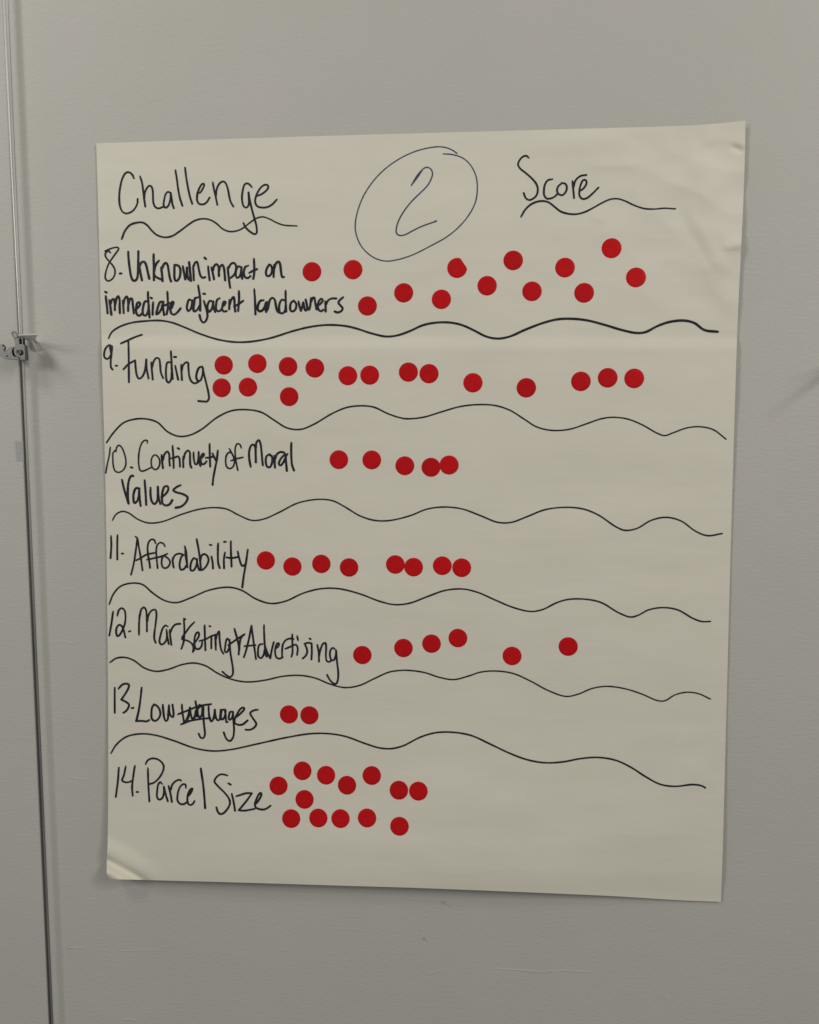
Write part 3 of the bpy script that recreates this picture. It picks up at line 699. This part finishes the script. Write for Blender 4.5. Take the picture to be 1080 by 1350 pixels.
DOTS = [
 (411.3,358.2,'red dot sticker right after the words impact on, leftmost beside line 8'),
 (465.4,355.4,'red dot sticker just left below the big blue pen circle, upper line of row 8'),
 (484.5,403.3,'red dot sticker directly right of the word landowners'),
 (532.3,386,'red dot sticker second to the right of the word landowners'),
 (582,394.5,'red dot sticker below the one with the folded edge in row 8'),
 (642.3,376.6,'red dot sticker just right of and below the sticker with the folded edge'),
 (676.7,343.2,'red dot sticker in the upper line of row 8, next right after the folded one'),
 (701.5,384,'red dot sticker second from right in the lower line of row 8'),
 (745,352.7,'red dot sticker of row 8 under the flat end of the wavy line below Score'),
 (770.2,386,'rightmost red dot sticker in the lower line of row 8'),
 (806.4,327.2,'highest red dot sticker on the sheet, below the wavy line under Score'),
 (838.6,365.7,'rightmost red dot sticker of row 8, below the highest one'),
 (295,481.3,'red dot sticker right of the g of Funding, upper one of the pair'),
 (339.3,479.3,'red dot sticker second from left in the upper line of row 9'),
 (379.8,483.2,'red dot sticker third from left in the upper line of row 9'),
 (415.2,485.2,'red dot sticker fourth from left in the upper line of row 9'),
 (458.7,495.3,'left red dot sticker of the first close pair in the Funding row'),
 (487.5,494.5,'right red dot sticker of the first close pair in the Funding row'),
 (292.3,511.2,'red dot sticker beside the tail of the g of Funding, lower one of the pair'),
 (326.9,510.4,'red dot sticker second from left in the lower line of row 9'),
 (381.3,522.9,'lowest red dot sticker of the Funding row, just above the wavy line'),
 (538.5,490.5,'left red dot sticker of the second close pair in the Funding row'),
 (565.7,492.6,'right red dot sticker of the second close pair in the Funding row'),
 (623.6,504.6,'single red dot sticker of the Funding row above the crest of the wavy line'),
 (694,511.2,'single red dot sticker of the Funding row left of the last three'),
 (766,502.7,'left red dot sticker of the last three in the Funding row'),
 (801.3,498,'middle red dot sticker of the last three in the Funding row'),
 (836.3,498.8,'rightmost red dot sticker in the Funding row'),
 (446.8,606,'red dot sticker nearest to the word Moral, first of row 10'),
 (490.2,606.3,'second red dot sticker after the word Moral in row 10'),
 (533.8,614,'middle red dot sticker of the five in row 10'),
 (568.3,616,'red dot sticker of row 10 partly tucked under the last one'),
 (592.2,613,'rightmost red dot sticker of row 10, touching its neighbour'),
 (350.6,738.8,'red dot sticker directly right of the word Affordability'),
 (385.6,746.9,'second red dot sticker after the word Affordability'),
 (423.7,743.4,'third red dot sticker after the word Affordability'),
 (460.3,748.1,'fourth red dot sticker after the word Affordability, before the wide gap'),
 (521.3,744.2,'left red dot sticker of the first close pair in row 11'),
 (545.4,747.7,'right red dot sticker of the first close pair in row 11'),
 (583.2,745.8,'left red dot sticker of the last close pair in row 11'),
 (608.8,748.5,'rightmost red dot sticker of row 11'),
 (477.8,863.6,'red dot sticker nearest to the word Advertising'),
 (532,854.3,'second red dot sticker after the word Advertising'),
 (569,848.6,'third red dot sticker after the word Advertising'),
 (603.8,841.2,'highest red dot sticker of the Advertising row'),
 (675.2,864.8,'red dot sticker of row 12 second from right, close above the wavy line'),
 (749.2,852.4,'rightmost red dot sticker of the Advertising row'),
 (381,941.8,'left one of the two red dot stickers beside Low wages'),
 (408,943,'right one of the two red dot stickers beside Low wages'),
 (367.3,1036,'red dot sticker nearest to the word Size, leftmost of row 14'),
 (398.8,1016.2,'topmost red dot sticker in the Parcel Size cluster'),
 (430,1022,'red dot sticker just right of the topmost one in the Parcel Size cluster'),
 (457.6,1035.2,'red dot sticker in the Parcel Size cluster between two higher neighbours'),
 (490.2,1022.4,'upper red dot sticker of Parcel Size left above the touching pair'),
 (526,1041.8,'left one of the touching pair of red dot stickers beside Parcel Size'),
 (551.7,1043,'rightmost red dot sticker of the Parcel Size cluster'),
 (401.6,1053.9,'red dot sticker alone in the middle line of the Parcel Size cluster'),
 (384,1079.2,'leftmost red dot sticker in the bottom line of Parcel Size'),
 (419.8,1078.4,'second red dot sticker from left in the bottom line of Parcel Size'),
 (449,1079.2,'third red dot sticker from left in the bottom line of Parcel Size'),
 (484,1078.4,'fourth red dot sticker from left in the bottom line of Parcel Size'),
 (526.8,1089.3,'lowest red dot sticker on the sheet, end of the bottom line of Parcel Size')]
for i, (x, y, lab) in enumerate(DOTS): dot(x, y, lab, lift=(0.00015 if i == 32 else 0.00002 * (i % 2)))
dot(602.8, 353.2, 'red dot sticker in row 8 with its right side folded straight', cut=True)

# ------------------------------------------------------------------ latch on the joint
def plate(name, pts, h0, h1, m, root, hole=None, b=0.0003):
    """a flat plate h0..h1 in front of the wall, outline in photo pixels taken at h1"""
    k = len(pts); vs = [P(x, y, h1) for x, y in pts]; 
    if hole:
        assert len(hole) == k; vs += [P(x, y, h1) for x, y in hole]
    n = len(vs); vs += [v + Vector((0, h1 - h0, 0)) for v in vs]; fs = []
    if hole:
        for i in range(k):
            j = (i + 1) % k
            fs += [(i, j, k + j, k + i), (n + i, n + k + i, n + k + j, n + j), (i, n + i, n + j, j), (k + i, k + j, n + k + j, n + k + i)]
    else:
        fs = [tuple(range(k)), tuple(range(2 * k - 1, k - 1, -1))] + [(i, n + i, n + (i + 1) % k, (i + 1) % k) for i in range(k)]
    me = mesh(name, vs, fs); bm = bmesh.new(); bm.from_mesh(me)
    bmesh.ops.recalc_face_normals(bm, faces=bm.faces); bm.to_mesh(me); bm.free()
    o = link(name, me, m); under(o, root)
    if b: bev(o, b)
    return o
def circ(cx, cy, r, n=20, r2=None, a0=0, a1=2 * math.pi, close=False):
    return [(cx + r * math.cos(a0 + (a1 - a0) * i / (n if not close else n - 1)), cy + (r2 or r) * math.sin(a0 + (a1 - a0) * i / (n if not close else n - 1))) for i in range(n)]
def z(pts): return [(x / 11.25, 400 + y / 11.25) for x, y in pts]
latch = empty('latch', P(24, 475, 0.0))
tag(latch, 'small metal hook latch with roller and lever on the wall joint at the left', 'latch')
plate('hook_plate', z([(-60,640),(-20,600),(30,600),(62,625),(75,660),(60,690),(70,715),(105,690),(140,655),(180,640),(205,650),(182,690),(180,730),(195,770),(225,795),(262,802),(288,806),(284,838),(180,832),(100,826),(40,808),(-5,780),(-60,740)]), 0.01800, 0.02050, m_metal, latch)
plate('block_plate', z([(212,655),(222,615),(290,605),(350,608),(368,625),(376,720),(380,828),(372,840),(290,838),(296,806),(250,795),(222,770),(204,730),(202,690)]), 0.01700, 0.02250, m_metal, latch)
plate('roller_gap_shade', z(circ(258, 722, 84, 24)), 0.01500, 0.01820, m_dark, latch, b=0)  # dark disc put in for the shade of the crescent gap
plate('roller', z(circ(273, 718, 42, 24)), 0.02250, 0.02450, m_metal, latch, hole=z(circ(273, 718, 27, 24)), b=0.0002)
plate('screw', z(circ(273, 718, 20, 16)), 0.02250, 0.02400, m_metal, latch, hole=z(circ(273, 718, 9, 16)), b=0.0002)
plate('recess_shade_disc', z(circ(273, 718, 26, 16)), 0.02240, 0.02275, m_dark, latch, b=0)  # dark disc showing through the screw as its shaded recess
for cx, cy in ((48, 628), (105, 782)): plate('hole_shade_disc', z(circ(cx, cy, 13, 12)), 0.02000, 0.02065, m_dark, latch, b=0)  # dark discs on the plate in place of shaded holes
plate('lever', z([(160,450),(170,415),(195,400),(220,412),(245,450),(262,485),(262,505),(205,520)]), 0.02100, 0.02280, m_metal, latch,
      hole=z([(186,455),(188,438),(200,430),(212,438),(228,458),(238,480),(234,494),(216,492)]), b=0.0002)
plate('lever_neck', z([(205,520),(262,505),(285,520),(290,612),(225,618),(222,570)]), 0.01950, 0.02220, m_metal, latch)
plate('catch_bar', z([(292,500),(340,498),(346,610),(300,610)]), 0.01600, 0.02000, m_metal, latch)

plate('latch_post', z([(215,650),(292,650),(292,800),(215,800)]), 0.0, 0.0170, m_dark, latch)
def bracket(root, wall, front, depth, tdrop, m):
    """a small tongue standing straight out of the wall: narrow at the wall, wide in front, a gusset beneath"""
    (wx0, wy), wx1 = wall[0], wall[1]; (fx0, fy), fx1 = front[0], front[1]
    a = P(wx0, wy, 0.0); b = P(wx1, wy, 0.0); c = P(fx0, fy, depth); d = P(fx1, fy, depth)
    t = 0.0011; vs = []; k = 9; top = []
    for i in range(k):
        q = i / (k - 1); e = q ** 1.6
        top.append((a.x + (c.x - a.x) * e, -depth * q, a.z + (c.z - a.z) * q))
    for i in range(k - 1, -1, -1):
        q = i / (k - 1); e = q ** 1.6
        top.append((b.x + (d.x - b.x) * e, -depth * q, a.z + (c.z - a.z) * q))
    n = len(top); vs = top + [(x, y, zz - t) for x, y, zz in top]
    fs = [(i, i + 1, n - 2 - i, n - 1 - i) for i in range(k - 1)] + [(n + i, 2 * n - 1 - i, 2 * n - 2 - i, n + i + 1) for i in range(k - 1)]
    fs += [(i, n + i, n + (i + 1) % n, (i + 1) % n) for i in range(n)]
    me = mesh('tongue', vs, fs); bm = bmesh.new(); bm.from_mesh(me); bmesh.ops.recalc_face_normals(bm, faces=bm.faces); bm.to_mesh(me); bm.free()
    o = link('tongue', me, m); under(o, root); bev(o, 0.0002)
    xm = (a.x + b.x) / 2; xf = (c.x + d.x) / 2; g = 0.0012
    vs = [(x + s * g, y, zz) for s in (-1, 1) for x, y, zz in ((xm, 0, a.z - t), (xm + (xf - xm) * .6, -depth * .7, a.z + (c.z - a.z) * .7 - t), (xm, 0, a.z - tdrop))]
    o = link('gusset', mesh('gusset', vs, [(0, 1, 2), (3, 5, 4), (0, 3, 4, 1), (1, 4, 5, 2), (0, 2, 5, 3)]), m); under(o, root)
shelf = empty('wall_bracket', P(46, 450, 0.0))
tag(shelf, 'little white bracket standing out from the wall above the latch', 'bracket')
bracket(shelf, ((41, 450.5), 51), ((23.5, 441), 50.5), 0.031, 0.010, m_clearwhite)
# the matching fitting of the next joint: just outside the picture, its shadow falls into it
nxt = empty('wall_bracket', P(1112, 478, 0.0))
tag(nxt, 'small white bracket on the wall just past the right picture edge', 'bracket')
bracket(nxt, ((1109, 470), 1116), ((1134, 462), 1144), 0.056, 0.012, m_clearwhite)

# ------------------------------------------------------------------ clear tape over the joint
tape = plate('clear_tape', [(19.2,582),(24,581.4),(30.5,581),(31.7,606.8),(27,607.4),(21.5,608.2)], 0.0003, 0.0005, m_tape, wl, b=0)
tape.parent = None; tape.matrix_parent_inverse = Matrix()
tag(tape, 'short piece of clear tape stuck over the left wall joint below the latch', 'tape')
